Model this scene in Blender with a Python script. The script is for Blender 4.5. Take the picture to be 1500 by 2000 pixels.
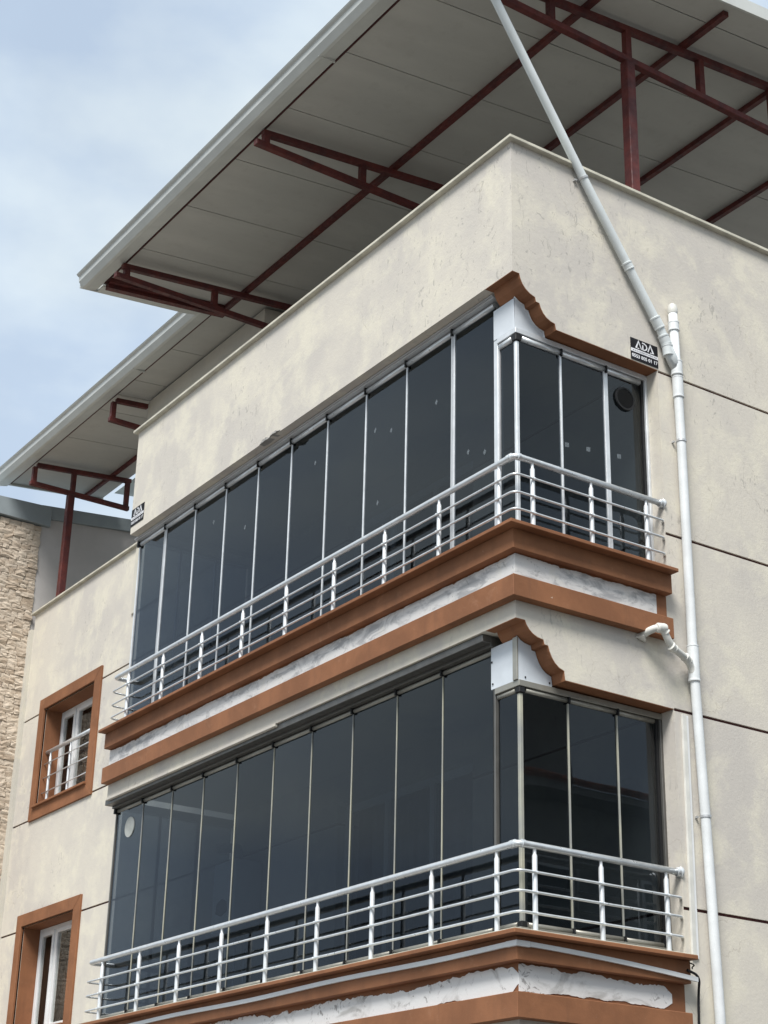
import bpy, bmesh, math, random
from mathutils import Vector, Matrix
random.seed(7)
for o in list(bpy.data.objects): bpy.data.objects.remove(o, do_unlink=True)
S = bpy.context.scene
COL = S.collection

# ------------------------------------------------------------------ camera
cam_d = bpy.data.cameras.new('camera'); cam = bpy.data.objects.new('camera', cam_d); COL.objects.link(cam)
S.camera = cam
CAM = Vector((9.3595, -7.4213, -5.1033)); YAW, PITCH, ROLL, FPX = 0.9832, 0.4136, 0.0236, 3359.2
_fw = Vector((-math.sin(YAW)*math.cos(PITCH), math.cos(YAW)*math.cos(PITCH), math.sin(PITCH)))
_rt0 = Vector((math.cos(YAW), math.sin(YAW), 0)); _up0 = _rt0.cross(_fw)
_rt = math.cos(ROLL)*_rt0 + math.sin(ROLL)*_up0; _up = -math.sin(ROLL)*_rt0 + math.cos(ROLL)*_up0
M = Matrix((( _rt.x, _up.x, -_fw.x, CAM.x), (_rt.y, _up.y, -_fw.y, CAM.y), (_rt.z, _up.z, -_fw.z, CAM.z), (0, 0, 0, 1)))
cam.matrix_world = M
cam_d.sensor_fit = 'VERTICAL'; cam_d.sensor_height = 36.0; cam_d.lens = FPX/2000*36.0
cam_d.clip_start = 0.1; cam_d.clip_end = 3000
S.render.resolution_x, S.render.resolution_y = 768, 1024

# ------------------------------------------------------------------ world and sun
SUN_EL, SUN_AZ = math.radians(53), math.radians(139)      # azimuth: compass, 0 = +y, clockwise towards +x
w = bpy.data.worlds.new('World'); S.world = w; w.use_nodes = True
nt = w.node_tree; nt.nodes.clear()
def N(t, k, **kw):
    n = t.nodes.new(k)
    for a, b in kw.items(): setattr(n, a, b)
    return n
sky = N(nt, 'ShaderNodeTexSky', sky_type='NISHITA'); sky.sun_disc = False
sky.sun_elevation = SUN_EL; sky.sun_rotation = SUN_AZ; sky.air_density = 1.0; sky.dust_density = 3.0; sky.ozone_density = 2.0
bg1 = N(nt, 'ShaderNodeBackground'); bg1.inputs[1].default_value = 0.075
nt.links.new(sky.outputs[0], bg1.inputs[0])
tc = N(nt, 'ShaderNodeTexCoord')
mp = N(nt, 'ShaderNodeMapping'); mp.inputs['Scale'].default_value = (1.0, 1.0, 1.9); mp.inputs['Location'].default_value = (3.3, 1.7, 0.35)
nt.links.new(tc.outputs['Generated'], mp.inputs[0])
nz = N(nt, 'ShaderNodeTexNoise'); nz.inputs['Scale'].default_value = 3.6; nz.inputs['Detail'].default_value = 6; nz.inputs['Roughness'].default_value = 0.5; nz.inputs['Distortion'].default_value = 0.6
nt.links.new(mp.outputs[0], nz.inputs['Vector'])
rp = N(nt, 'ShaderNodeValToRGB'); rp.color_ramp.elements[0].position = 0.36; rp.color_ramp.elements[1].position = 0.66
rp.color_ramp.elements[0].color = (0.85, 0.85, 0.85, 1)
rp.color_ramp.elements[1].color = (1, 1, 1, 1)
nt.links.new(nz.outputs[0], rp.inputs[0])
nz2 = N(nt, 'ShaderNodeTexNoise'); nz2.inputs['Scale'].default_value = 4.2; nz2.inputs['Detail'].default_value = 6
nt.links.new(mp.outputs[0], nz2.inputs['Vector'])
cr = N(nt, 'ShaderNodeValToRGB'); cr.color_ramp.elements[0].position = 0.38; cr.color_ramp.elements[1].position = 0.62
cr.color_ramp.elements[0].color = (0.55, 0.67, 0.83, 1); cr.color_ramp.elements[1].color = (0.85, 0.945, 0.98, 1)
nt.links.new(nz2.outputs[0], cr.inputs[0])
bg2 = N(nt, 'ShaderNodeBackground'); bg2.inputs[1].default_value = 0.685
nt.links.new(cr.outputs[0], bg2.inputs[0])
mx = N(nt, 'ShaderNodeMixShader'); nt.links.new(rp.outputs[0], mx.inputs[0]); nt.links.new(bg1.outputs[0], mx.inputs[1]); nt.links.new(bg2.outputs[0], mx.inputs[2])
wo = N(nt, 'ShaderNodeOutputWorld'); nt.links.new(mx.outputs[0], wo.inputs[0])
sd = bpy.data.lights.new('sun', 'SUN'); sd.energy = 3.2; sd.angle = math.radians(22); sd.color = (1.0, 0.975, 0.935)
so = bpy.data.objects.new('sun', sd); COL.objects.link(so)
_sv = Vector((math.sin(SUN_AZ)*math.cos(SUN_EL), math.cos(SUN_AZ)*math.cos(SUN_EL), math.sin(SUN_EL)))
so.rotation_euler = _sv.to_track_quat('Z', 'Y').to_euler(); so.location = (20, -20, 30)
S.view_settings.view_transform = 'Standard'; S.view_settings.look = 'None'; S.view_settings.gamma = 1; S.view_settings.use_curve_mapping = False
S.view_settings.exposure = 0.62
S.render.engine = 'CYCLES'
S.cycles.max_bounces = 8; S.cycles.transparent_max_bounces = 16; S.cycles.diffuse_bounces = 3; S.cycles.glossy_bounces = 3

# ------------------------------------------------------------------ materials
MATS = {}
class NB:
    """small node builder"""
    def __init__(s, name, rough=0.8, metal=0.0, spec=0.3):
        m = bpy.data.materials.new(name); m.use_nodes = True; s.m = m; s.t = m.node_tree
        s.b = s.t.nodes['Principled BSDF']; s.b.inputs['Roughness'].default_value = rough; s.b.inputs['Metallic'].default_value = metal
        s.b.inputs['Specular IOR Level'].default_value = spec
        s.pos = N(s.t, 'ShaderNodeNewGeometry').outputs['Position']; MATS[name] = m
    def L(s, a, b): s.t.links.new(a, b)
    def map(s, scale=(1, 1, 1), loc=(0, 0, 0)):
        n = N(s.t, 'ShaderNodeMapping'); n.inputs['Scale'].default_value = scale; n.inputs['Location'].default_value = loc; s.L(s.pos, n.inputs[0]); return n.outputs[0]
    def noise(s, sc, det=4, rough=0.5, dist=0.0, vec=None):
        n = N(s.t, 'ShaderNodeTexNoise'); n.inputs['Scale'].default_value = sc; n.inputs['Detail'].default_value = det
        n.inputs['Roughness'].default_value = rough; n.inputs['Distortion'].default_value = dist; s.L(vec or s.pos, n.inputs['Vector']); return n.outputs[0]
    def vor(s, sc, feat='DISTANCE_TO_EDGE', vec=None, rnd=1.0):
        n = N(s.t, 'ShaderNodeTexVoronoi'); n.feature = feat; n.inputs['Scale'].default_value = sc; n.inputs['Randomness'].default_value = rnd; s.L(vec or s.pos, n.inputs['Vector']); return n.outputs['Distance'] if feat != 'F1C' else n.outputs[1]
    def ramp(s, f, a, b, va=0.0, vb=1.0):
        n = N(s.t, 'ShaderNodeMapRange'); n.interpolation_type = 'SMOOTHSTEP'
        for i, v in zip(range(1, 5), (a, b, va, vb)): n.inputs[i].default_value = v
        s.L(f, n.inputs[0]); return n.outputs[0]
    def mul(s, a, b, op='MULTIPLY'):
        n = N(s.t, 'ShaderNodeMath'); n.operation = op
        for i, v in enumerate((a, b)):
            if isinstance(v, (int, float)): n.inputs[i].default_value = v
            else: s.L(v, n.inputs[i])
        return n.outputs[0]
    def mix(s, f, a, b):
        n = N(s.t, 'ShaderNodeMix'); n.data_type = 'RGBA'
        if isinstance(f, (int, float)): n.inputs[0].default_value = f
        else: s.L(f, n.inputs[0])
        for i, v in ((6, a), (7, b)):
            if isinstance(v, tuple): n.inputs[i].default_value = (*v, 1)
            else: s.L(v, n.inputs[i])
        return n.outputs[2]
    def col(s, c):
        if isinstance(c, tuple): s.b.inputs['Base Color'].default_value = (*c, 1)
        else: s.L(c, s.b.inputs['Base Color'])
    def bump(s, h, st=0.3, dist=0.01):
        n = N(s.t, 'ShaderNodeBump'); n.inputs['Strength'].default_value = st; n.inputs['Distance'].default_value = dist
        s.L(h, n.inputs['Height']); s.L(n.outputs[0], s.b.inputs['Normal'])

def plaster(name, base, grey, yellow, scr=1.0, crk=1.0):
    b = NB(name, 0.9, 0, 0.15)
    big = b.noise(0.75, 4, 0.6, 0.4)
    c = b.mix(b.ramp(big, 0.38, 0.62), grey, base)
    mid = b.noise(2.3, 8, 0.66, 0.25, b.map((1.0, 1.0, 1.0), (3, 1, 2)))
    c = b.mix(b.mul(b.ramp(mid, 0.45, 0.66), 0.75), c, yellow)
    fine = b.noise(8.5, 6, 0.7, 0.3, b.map((1, 1, 0.8), (7, 2, 5)))
    c = b.mix(b.mul(b.ramp(fine, 0.50, 0.68), 0.35), c, grey)
    st = b.noise(5.0, 5, 0.6, 0.3, b.map((2.2, 2.2, 0.30), (9, 4, 1)))       # run-off streaks
    c = b.mix(b.mul(b.ramp(st, 0.56, 0.76), 0.20), c, tuple(x*0.78 for x in grey))
    # trowel scrapes, thickest round the top corner of the parapet
    ds = N(b.t, 'ShaderNodeVectorMath'); ds.operation = 'DISTANCE'; b.L(b.pos, ds.inputs[0]); ds.inputs[1].default_value = (-0.8, 0.4, 3.0)
    reg = b.mul(b.ramp(b.noise(0.9, 3, 0.5, 0, b.map((1, 1, 1), (11, 5, 7))), 0.5, 0.64), b.ramp(ds.outputs['Value'], 0.7, 2.0, 1, 0), 'MAXIMUM')
    sc = b.ramp(b.noise(9, 5, 0.62, 1.8, b.map((1.6, 1.6, 0.75), (1, 8, 3))), 0.595, 0.66)
    c = b.mix(b.mul(b.mul(sc, reg), 0.5*scr), c, (0.27, 0.26, 0.24))
    # hairline cracks
    vv = N(b.t, 'ShaderNodeVectorMath'); vv.operation = 'ADD'
    nn = N(b.t, 'ShaderNodeTexNoise'); nn.inputs['Scale'].default_value = 4; nn.inputs['Detail'].default_value = 5
    b.L(b.pos, nn.inputs['Vector'])
    sc2 = N(b.t, 'ShaderNodeVectorMath'); sc2.operation = 'SCALE'; sc2.inputs['Scale'].default_value = 0.32; b.L(nn.outputs['Color'], sc2.inputs[0])
    b.L(b.pos, vv.inputs[0]); b.L(sc2.outputs[0], vv.inputs[1])
    ed = b.vor(1.5, vec=vv.outputs[0])
    crm = b.ramp(b.noise(0.8, 2, 0.5, 0, b.map((1, 1, 1), (2, 14, 5))), 0.50, 0.64)
    crack = b.mul(b.mul(b.ramp(ed, 0.0, 0.007, 1, 0), crm), 0.45*crk)
    c = b.mix(crack, c, (0.32, 0.28, 0.23))
    b.col(c)
    b.bump(b.noise(30, 5, 0.7), 0.4, 0.007)
plaster('plaster', (0.603, 0.561, 0.490), (0.530, 0.495, 0.450), (0.685, 0.640, 0.530))
plaster('plaster_plain', (0.56, 0.53, 0.46), (0.50, 0.48, 0.43), (0.60, 0.56, 0.47), 0.2, 0.3)
def simple(name, c, rough=0.5, metal=0.0, spec=0.4, var=0.12, sc=6.0, bump=0.0, bsc=60, dark=None):
    b = NB(name, rough, metal, spec)
    c2 = dark or tuple(x*(1-var*2) for x in c)
    n = b.noise(sc, 5, 0.6)
    b.col(b.mix(b.ramp(n, 0.35, 0.68), c2, c))
    if metal > 0 or rough < 0.7:
        rr = b.ramp(b.noise(sc*3, 4), 0.3, 0.7, rough*0.8, min(1, rough*1.25)); b.L(rr, b.b.inputs['Roughness'])
    if bump: b.bump(b.noise(bsc, 3), bump, 0.004)
    return b
b = NB('brown', 0.74, 0, 0.28)
c = b.mix(b.ramp(b.noise(2.2, 5, 0.62, 0.3), 0.35, 0.68), (0.205, 0.088, 0.042), (0.272, 0.118, 0.056))
c = b.mix(b.mul(b.ramp(b.noise(4.0, 5, 0.6, 0, b.map((2.5, 2.5, 0.35), (2, 7, 1))), 0.52, 0.75), 0.45), c, (0.17, 0.078, 0.042))      # run-off streaks
c = b.mix(b.mul(b.ramp(b.noise(7, 6, 0.7, 0.5), 0.58, 0.72), 0.35), c, (0.34, 0.185, 0.11))                                          # faded, chalky spots
chips = b.mul(b.ramp(b.noise(26, 3, 0.6, 0.8), 0.735, 0.76), b.ramp(b.noise(1.3, 3), 0.5, 0.62))
c = b.mix(b.mul(chips, 0.8), c, (0.55, 0.46, 0.38)); b.col(c); b.bump(b.noise(45, 4, 0.65), 0.3, 0.004)
simple('groove', (0.075, 0.018, 0.018), 0.8)
simple('coping', (0.62, 0.59, 0.49), 0.7, 0, 0.3, 0.12, 5, 0.2, 40)
simple('steel_red', (0.128, 0.027, 0.022), 0.55, 0, 0.4, 0.2, 7, 0.15, 40, dark=(0.07, 0.018, 0.018))
b = NB('roof_panel', 0.5, 0, 0.4)
c = b.mix(b.ramp(b.noise(2.0, 5, 0.6, 0.2, b.map((1.3, 0.3, 1), (0, 0, 0))), 0.36, 0.66), (0.462, 0.456, 0.425), (0.51, 0.503, 0.467))
c = b.mix(b.mul(b.ramp(b.noise(7, 6, 0.65), 0.52, 0.72), 0.25), c, (0.36, 0.345, 0.31)); b.col(c)
simple('gutter', (0.56, 0.57, 0.54), 0.38, 0, 0.5, 0.05, 3)
simple('pvc_white', (0.74, 0.75, 0.75), 0.35, 0, 0.5, 0.04, 4)
simple('pvc_pipe', (0.71, 0.73, 0.735), 0.42, 0, 0.45, 0.07, 3.5)
simple('pvc_grey', (0.64, 0.675, 0.675), 0.42, 0, 0.45, 0.05, 2.5)
simple('pvc_cream', (0.70, 0.69, 0.64), 0.45, 0, 0.4, 0.08, 6)
simple('alu', (0.72, 0.74, 0.75), 0.34, 0.6, 0.5, 0.06, 9)
simple('alu_white', (0.73, 0.75, 0.765), 0.36, 0.35, 0.5, 0.06, 7)
simple('alu_frame', (0.58, 0.585, 0.59), 0.4, 0.5, 0.5, 0.05, 5)
simple('bronze', (0.135, 0.13, 0.12), 0.42, 0.45, 0.5, 0.08, 5)
simple('bronze_light', (0.36, 0.345, 0.30), 0.4, 0.4, 0.5, 0.08, 5)
simple('seal_beige', (0.42, 0.405, 0.315), 0.5, 0.0, 0.5, 0.2, 1.6, dark=(0.26, 0.265, 0.25))
simple('rubber', (0.012, 0.012, 0.013), 0.6)
simple('panel_white', (0.66, 0.70, 0.74), 0.42, 0.0, 0.4, 0.05, 4)
simple('sign_black', (0.014, 0.014, 0.017), 0.65, 0, 0.2)
simple('sign_white', (0.82, 0.82, 0.84), 0.4)
simple('sign_grey', (0.25, 0.25, 0.27), 0.5)
simple('concrete', (0.36, 0.35, 0.33), 0.9, 0, 0.2, 0.15, 2, 0.3)
simple('dark_room', (0.10, 0.095, 0.09), 0.9)
simple('curtain', (0.50, 0.48, 0.45), 0.9, 0, 0.1)
simple('curtain_brown', (0.14, 0.095, 0.075), 0.9, 0, 0.1)
simple('fascia_blue', (0.27, 0.305, 0.32), 0.5, 0, 0.4, 0.06, 2)
simple('wall_grey', (0.49, 0.465, 0.45), 0.9, 0, 0.15, 0.06, 1.2, 0.2)
simple('asphalt', (0.055, 0.055, 0.056), 0.9, 0, 0.2, 0.2, 3, 0.4, 120)
simple('paving', (0.27, 0.26, 0.245), 0.9, 0, 0.2, 0.15, 2, 0.3)
simple('tile_red', (0.27, 0.10, 0.06), 0.8, 0, 0.2, 0.2, 4)
simple('wall_far', (0.30, 0.285, 0.265), 0.9, 0, 0.2, 0.08, 1)
simple('cable', (0.012, 0.012, 0.014), 0.5)
simple('grille', (0.035, 0.036, 0.038), 0.45)
simple('translucent', (0.62, 0.70, 0.70), 0.4, 0, 0.3, 0.05, 2)
simple('disc_pale', (0.42, 0.43, 0.40), 0.6)
# stone cladding: sandy split-face stone, one tone per piece
b = NB('stone', 0.92, 0, 0.15)
oi = N(b.t, 'ShaderNodeObjectInfo'); rnd = oi.outputs['Random']
c = b.mix(rnd, (0.42, 0.335, 0.255), (0.63, 0.54, 0.44))
c = b.mix(b.mul(b.ramp(b.noise(9, 5, 0.6), 0.45, 0.7), 0.5), c, (0.56, 0.49, 0.41))
c = b.mix(b.mul(b.ramp(b.noise(30, 4, 0.6), 0.5, 0.75), 0.35), c, (0.30, 0.235, 0.165)); b.col(c); b.bump(b.noise(38, 5, 0.65), 0.7, 0.02)
# bare filler on the peeled strips: white with grey trowel smears
b = NB('filler', 0.85, 0, 0.2)
sm = b.noise(3.4, 8, 0.66, 0.9, b.map((1.0, 1.0, 2.6), (1, 3, 2)))
c = b.mix(b.ramp(sm, 0.36, 0.56), (0.40, 0.405, 0.41), (0.70, 0.695, 0.68))
c = b.mix(b.mul(b.ramp(b.noise(5, 4, 0.6, 0.3, b.map((1, 1, 1), (4, 4, 4))), 0.55, 0.7), 0.5), c, (0.70, 0.68, 0.62))
c = b.mix(b.mul(b.ramp(b.noise(14, 5, 0.6, 1.0), 0.60, 0.68), 0.55), c, (0.30, 0.30, 0.29)); b.col(c); b.bump(b.mul(sm, b.mul(b.noise(40, 4), 0.3), 'ADD'), 0.4, 0.01)
b = NB('filler_white', 0.85, 0, 0.2)
sm = b.noise(2.2, 6, 0.6, 1.6, b.map((1.0, 1.0, 1.6), (5, 2, 2)))
c = b.mix(b.ramp(sm, 0.30, 0.48), (0.46, 0.455, 0.44), (0.72, 0.72, 0.71))
c = b.mix(b.mul(b.mul(b.ramp(b.noise(13, 5, 0.65, 1.2), 0.57, 0.64), b.ramp(b.noise(1.7, 2), 0.44, 0.58)), 0.75), c, (0.22, 0.21, 0.20)); b.col(c); b.bump(b.noise(40, 4), 0.3, 0.006)
# tinted glass: absorbing body, one reflecting outer face
def glass(name, tint, f0):
    m = bpy.data.materials.new(name); m.use_nodes = True; MATS[name] = m; t = m.node_tree; t.nodes.clear()
    g = N(t, 'ShaderNodeNewGeometry'); dp = N(t, 'ShaderNodeVectorMath'); dp.operation = 'DOT_PRODUCT'
    t.links.new(g.outputs['Normal'], dp.inputs[0]); t.links.new(g.outputs['Incoming'], dp.inputs[1])
    def mth(op, a, b_=None):
        n = N(t, 'ShaderNodeMath'); n.operation = op
        for i, v in enumerate((a, b_)):
            if v is None: continue
            if isinstance(v, (int, float)): n.inputs[i].default_value = v
            else: t.links.new(v, n.inputs[i])
        return n.outputs[0]
    cs = mth('ABSOLUTE', dp.outputs['Value']); p5 = mth('POWER', mth('SUBTRACT', 1.0, cs), 5.0)
    fr = mth('ADD', mth('MULTIPLY', p5, 1-f0), f0)
    oi_ = N(t, 'ShaderNodeObjectInfo'); fr = mth('MULTIPLY', fr, mth('ADD', 0.84, mth('MULTIPLY', oi_.outputs['Random'], 0.30)))
    fr = mth('MULTIPLY', fr, mth('SUBTRACT', 1.0, g.outputs['Backfacing']))
    tr = N(t, 'ShaderNodeBsdfTransparent'); tr.inputs[0].default_value = (*tint, 1)
    gl = N(t, 'ShaderNodeBsdfGlossy'); gl.inputs['Roughness'].default_value = 0.012; gl.inputs[0].default_value = (0.88, 0.93, 0.98, 1)
    # faint roller-wave distortion of the reflections
    ns = N(t, 'ShaderNodeTexNoise'); ns.inputs['Scale'].default_value = 1.4; ns.inputs['Detail'].default_value = 1
    t.links.new(g.outputs['Position'], ns.inputs['Vector'])
    bp = N(t, 'ShaderNodeBump'); bp.inputs['Strength'].default_value = 0.05; bp.inputs['Distance'].default_value = 0.02
    t.links.new(ns.outputs[0], bp.inputs['Height']); t.links.new(bp.outputs[0], gl.inputs['Normal'])
    mxs = N(t, 'ShaderNodeMixShader'); t.links.new(fr, mxs.inputs[0]); t.links.new(tr.outputs[0], mxs.inputs[1]); t.links.new(gl.outputs[0], mxs.inputs[2])
    o = N(t, 'ShaderNodeOutputMaterial'); t.links.new(mxs.outputs[0], o.inputs[0])
glass('glass_tinted', (0.405, 0.437, 0.465), 0.046)      # per face; two faces per pane
glass('glass_clear', (0.92, 0.93, 0.92), 0.05)
glass('sticker', (0.80, 0.82, 0.84), 0.16)
b = NB('sticker_film', 0.6); b.col((0.30, 0.34, 0.37)); b.b.inputs['Alpha'].default_value = 0.24

# ------------------------------------------------------------------ mesh helpers
def link(name, me, mat, parent=None, smooth=False):
    o = bpy.data.objects.new(name, me); COL.objects.link(o)
    if mat and not me.materials: me.materials.append(MATS[mat])
    if smooth:
        for p in me.polygons: p.use_smooth = True
    if parent: o.parent = parent
    return o
def mesh(name, v, f):
    me = bpy.data.meshes.new(name); me.from_pydata(v, [], f)
    bm = bmesh.new(); bm.from_mesh(me); bmesh.ops.recalc_face_normals(bm, faces=bm.faces); bm.to_mesh(me); bm.free(); return me
def hexa(name, p, mat, parent=None, bev=0.0):
    me = bpy.data.meshes.new(name); me.from_pydata(p, [], [(0, 3, 2, 1), (4, 5, 6, 7), (0, 1, 5, 4), (1, 2, 6, 5), (2, 3, 7, 6), (3, 0, 4, 7)])
    bm = bmesh.new(); bm.from_mesh(me); bmesh.ops.recalc_face_normals(bm, faces=bm.faces)
    if bev: bmesh.ops.bevel(bm, geom=list(bm.edges), offset=bev, segments=1, affect='EDGES')
    bm.to_mesh(me); bm.free()
    return link(name, me, mat, parent)
def box(name, x0, x1, y0, y1, z0, z1, mat, parent=None, bev=0.0):
    return hexa(name, [(x0, y0, z0), (x1, y0, z0), (x1, y1, z0), (x0, y1, z0), (x0, y0, z1), (x1, y0, z1), (x1, y1, z1), (x0, y1, z1)], mat, parent, bev)
def prism(name, poly, axis, a0, a1, mat, parent=None, bev=0.0):
    """poly in the two other axes (x,y / y,z / x,z), extruded along axis"""
    def P(u, v, a): return {'z': (u, v, a), 'x': (a, u, v), 'y': (u, a, v)}[axis]
    n = len(poly); v = [P(*q, a0) for q in poly] + [P(*q, a1) for q in poly]
    f = [tuple(range(n)), tuple(range(2*n-1, n-1, -1))] + [(i, (i+1) % n, n+(i+1) % n, n+i) for i in range(n)]
    me = mesh(name, v, f)
    if bev:
        bm = bmesh.new(); bm.from_mesh(me); bmesh.ops.bevel(bm, geom=list(bm.edges), offset=bev, segments=1, affect='EDGES'); bm.to_mesh(me); bm.free()
    return link(name, me, mat, parent)
def tube_mesh(name, path, r, seg=12, closed_caps=True):
    path = [Vector(p) for p in path]; n = len(path); V = []; F = []
    rs = r if isinstance(r, (list, tuple)) else [r]*n
    prev = None
    for i, p in enumerate(path):
        d = ((path[min(i+1, n-1)]-p).normalized() + (p-path[max(i-1, 0)]).normalized()).normalized()
        if prev is None:
            ref = Vector((0, 0, 1)) if abs(d.z) < 0.9 else Vector((1, 0, 0)); a = d.cross(ref).normalized()
        else:
            a = (prev - d*prev.dot(d)).normalized()
        prev = a; bb = d.cross(a)
        # keep the section true at mitred joints
        k = 1.0
        if 0 < i < n-1:
            c = (path[i+1]-p).normalized().dot((p-path[i-1]).normalized()); k = 1/max(0.5, math.sqrt((1+c)/2)) if c > -0.5 else 1.0
        for s in range(seg):
            t = 2*math.pi*s/seg; V.append(p + rs[i]*(a*math.cos(t)+bb*math.sin(t))*(1 if k < 1.02 else 1+(k-1)*0.6))
    for i in range(n-1):
        for s in range(seg): F.append((i*seg+s, i*seg+(s+1) % seg, (i+1)*seg+(s+1) % seg, (i+1)*seg+s))
    if closed_caps: F.append(tuple(range(seg))[::-1]); F.append(tuple((n-1)*seg+s for s in range(seg)))
    me = mesh(name, [tuple(v) for v in V], F)
    for p in me.polygons: p.use_smooth = len(p.vertices) == 4
    return me
def tube(name, path, r, mat, parent=None, seg=12): return link(name, tube_mesh(name, path, r, seg), mat, parent)
def lathe(name, base, axis, prof, mat, parent=None, seg=16):
    base = Vector(base); d = Vector(axis).normalized()
    a = d.cross(Vector((0, 0, 1)) if abs(d.z) < 0.9 else Vector((1, 0, 0))).normalized(); c = d.cross(a)
    V = []; F = []; n = len(prof)
    for h, r in prof:
        for k in range(seg):
            t = 2*math.pi*k/seg; V.append(tuple(base+d*h+max(1e-4, r)*(a*math.cos(t)+c*math.sin(t))))
    for i in range(n-1):
        for k in range(seg): F.append((i*seg+k, i*seg+(k+1) % seg, (i+1)*seg+(k+1) % seg, (i+1)*seg+k))
    F.append(tuple(range(seg))[::-1]); F.append(tuple((n-1)*seg+k for k in range(seg)))
    me = mesh(name, V, F)
    for p in me.polygons: p.use_smooth = len(p.vertices) == 4
    me.set_sharp_from_angle(angle=math.radians(35))
    return link(name, me, mat, parent)
def arc(path, rad, n=6):
    """round the corners of a polyline"""
    P = [Vector(p) for p in path]; out = [P[0]]
    for i in range(1, len(P)-1):
        a = (P[i-1]-P[i]); c = (P[i+1]-P[i]); r = min(rad, a.length*0.49, c.length*0.49)
        A = P[i]+a.normalized()*r; C = P[i]+c.normalized()*r
        for k in range(n+1):
            t = k/n; out.append((1-t)**2*A + 2*t*(1-t)*P[i] + t*t*C)
    out.append(P[-1]); return out
def thing(name, label, cat, loc=(0, 0, 0), group=None):
    o = bpy.data.objects.new(name, None); COL.objects.link(o); o.empty_display_size = 0.2
    tag(o, label, cat, group); return o
def tag(o, label, cat, group=None):
    o['label'] = label; o['category'] = cat
    if group: o['group'] = group
    return o
def sub(name, parent):
    o = bpy.data.objects.new(name, None); COL.objects.link(o); o.parent = parent; o.empty_display_size = 0.1; return o

# ------------------------------------------------------------------ ground
GZ = -6.70
g = box('ground', -1500, 1500, -1500, 1500, GZ-0.5, GZ, 'paving'); g['kind'] = 'structure'
rd = box('road', 1.9, 11.9, -300, 300, GZ-0.02, GZ+0.004, 'asphalt'); rd['kind'] = 'structure'
pv = prism('pavement', [(-60, -9.0), (1.6, -9.0), (1.6, 60), (0.02, 60), (0.02, -1.0), (-60, -1.0)], 'z', GZ-0.02, GZ+0.12, 'paving'); pv['kind'] = 'structure'
rd2 = box('side_road', -300, 1.9, -20, -9.4, GZ-0.02, GZ+0.004, 'asphalt'); rd2['kind'] = 'structure'

# ------------------------------------------------------------------ apartment building
BL = thing('apartment_building', 'cream plastered corner apartment block with brown bands and recessed dark grooves', 'building')
YW = 1.52                     # main wall plane of the long side
XL, XB = -13.2, -6.85         # left end of main wall, left end of the balcony bay
WB = 1.55                     # where the short side wall starts beside the balcony
PT = 3.53                     # parapet top
WIN = [(-12.45, -10.83, 0.52, 1.915), (-12.45, -10.83, -2.48, -1.085)]
DOOR = [(-4.75, -2.55, -0.05, 2.05), (-4.75, -2.55, -3.05, -0.95)]
def cells(name, us, vs, holes, place, d0, d1, mat, parent):
    """slab with rectangular openings; place(u, v, depth)"""
    U = sorted(set([us[0], us[1]] + [h for q in holes for h in q[:2] if us[0] < h < us[1]]))
    Vv = sorted(set([vs[0], vs[1]] + [h for q in holes for h in q[2:] if vs[0] < h < vs[1]]))
    solid = {}
    for i in range(len(U)-1):
        for j in range(len(Vv)-1):
            cu, cv = (U[i]+U[i+1])/2, (Vv[j]+Vv[j+1])/2
            solid[i, j] = not any(q[0] < cu < q[1] and q[2] < cv < q[3] for q in holes)
    v = []; f = []
    def quad(*p): k = len(v); v.extend(p); f.append((k, k+1, k+2, k+3))
    for (i, j), s in solid.items():
        if not s: continue
        a, b_, c, d = U[i], U[i+1], Vv[j], Vv[j+1]
        quad(place(a, c, d0), place(b_, c, d0), place(b_, d, d0), place(a, d, d0))
        quad(place(a, d, d1), place(b_, d, d1), place(b_, c, d1), place(a, c, d1))
        if not solid.get((i-1, j)): quad(place(a, c, d0), place(a, d, d0), place(a, d, d1), place(a, c, d1))
        if not solid.get((i+1, j)): quad(place(b_, c, d1), place(b_, d, d1), place(b_, d, d0), place(b_, c, d0))
        if not solid.get((i, j-1)): quad(place(a, c, d1), place(b_, c, d1), place(b_, c, d0), place(a, c, d0))
        if not solid.get((i, j+1)): quad(place(a, d, d0), place(b_, d, d0), place(b_, d, d1), place(a, d, d1))
    me = bpy.data.meshes.new(name); me.from_pydata(v, [], f)
    bm = bmesh.new(); bm.from_mesh(me); bmesh.ops.remove_doubles(bm, verts=bm.verts, dist=1e-5); bmesh.ops.recalc_face_normals(bm, faces=bm.faces); bm.to_mesh(me); bm.free()
    return link(name, me, mat, parent)
gh = 0.0125
GA = [1.895, 0.376, -1.130, -2.640, -4.13, -5.62]
GB = [1.850, 0.370, -1.108, -2.632, -4.12, -5.61]
def layers(G):
    e = [PT] + [q for g_ in G for q in (g_+gh, g_-gh)] + [GZ]
    return [(e[i+1], e[i]) for i in range(0, len(e), 2)]
for z0, z1 in layers(GA):
    cells('wall', (XL, -0.25), (z0, z1), WIN+DOOR, lambda u, v, d: (u, d, v), YW, YW+0.25, 'plaster', BL)
for g_ in GA:
    cells('groove', (XL, -0.25), (g_-gh, g_+gh), WIN+DOOR, lambda u, v, d: (u, d, v), YW+0.016, YW+0.24, 'groove', BL)
for z0, z1 in layers(GB):
    box('wall', -0.25, 0, WB, 9.5, z0, z1, 'plaster', BL)
for g_ in GB:
    box('groove', -0.24, -0.016, WB, 9.49, g_-gh, g_+gh, 'groove', BL)
for z0, z1 in ((-2.999, -1.106), (0.001, 1.862)): box('jamb', -0.25, -0.0015, WB-0.006, WB-0.0005, z0, z1, 'plaster', BL)
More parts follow.
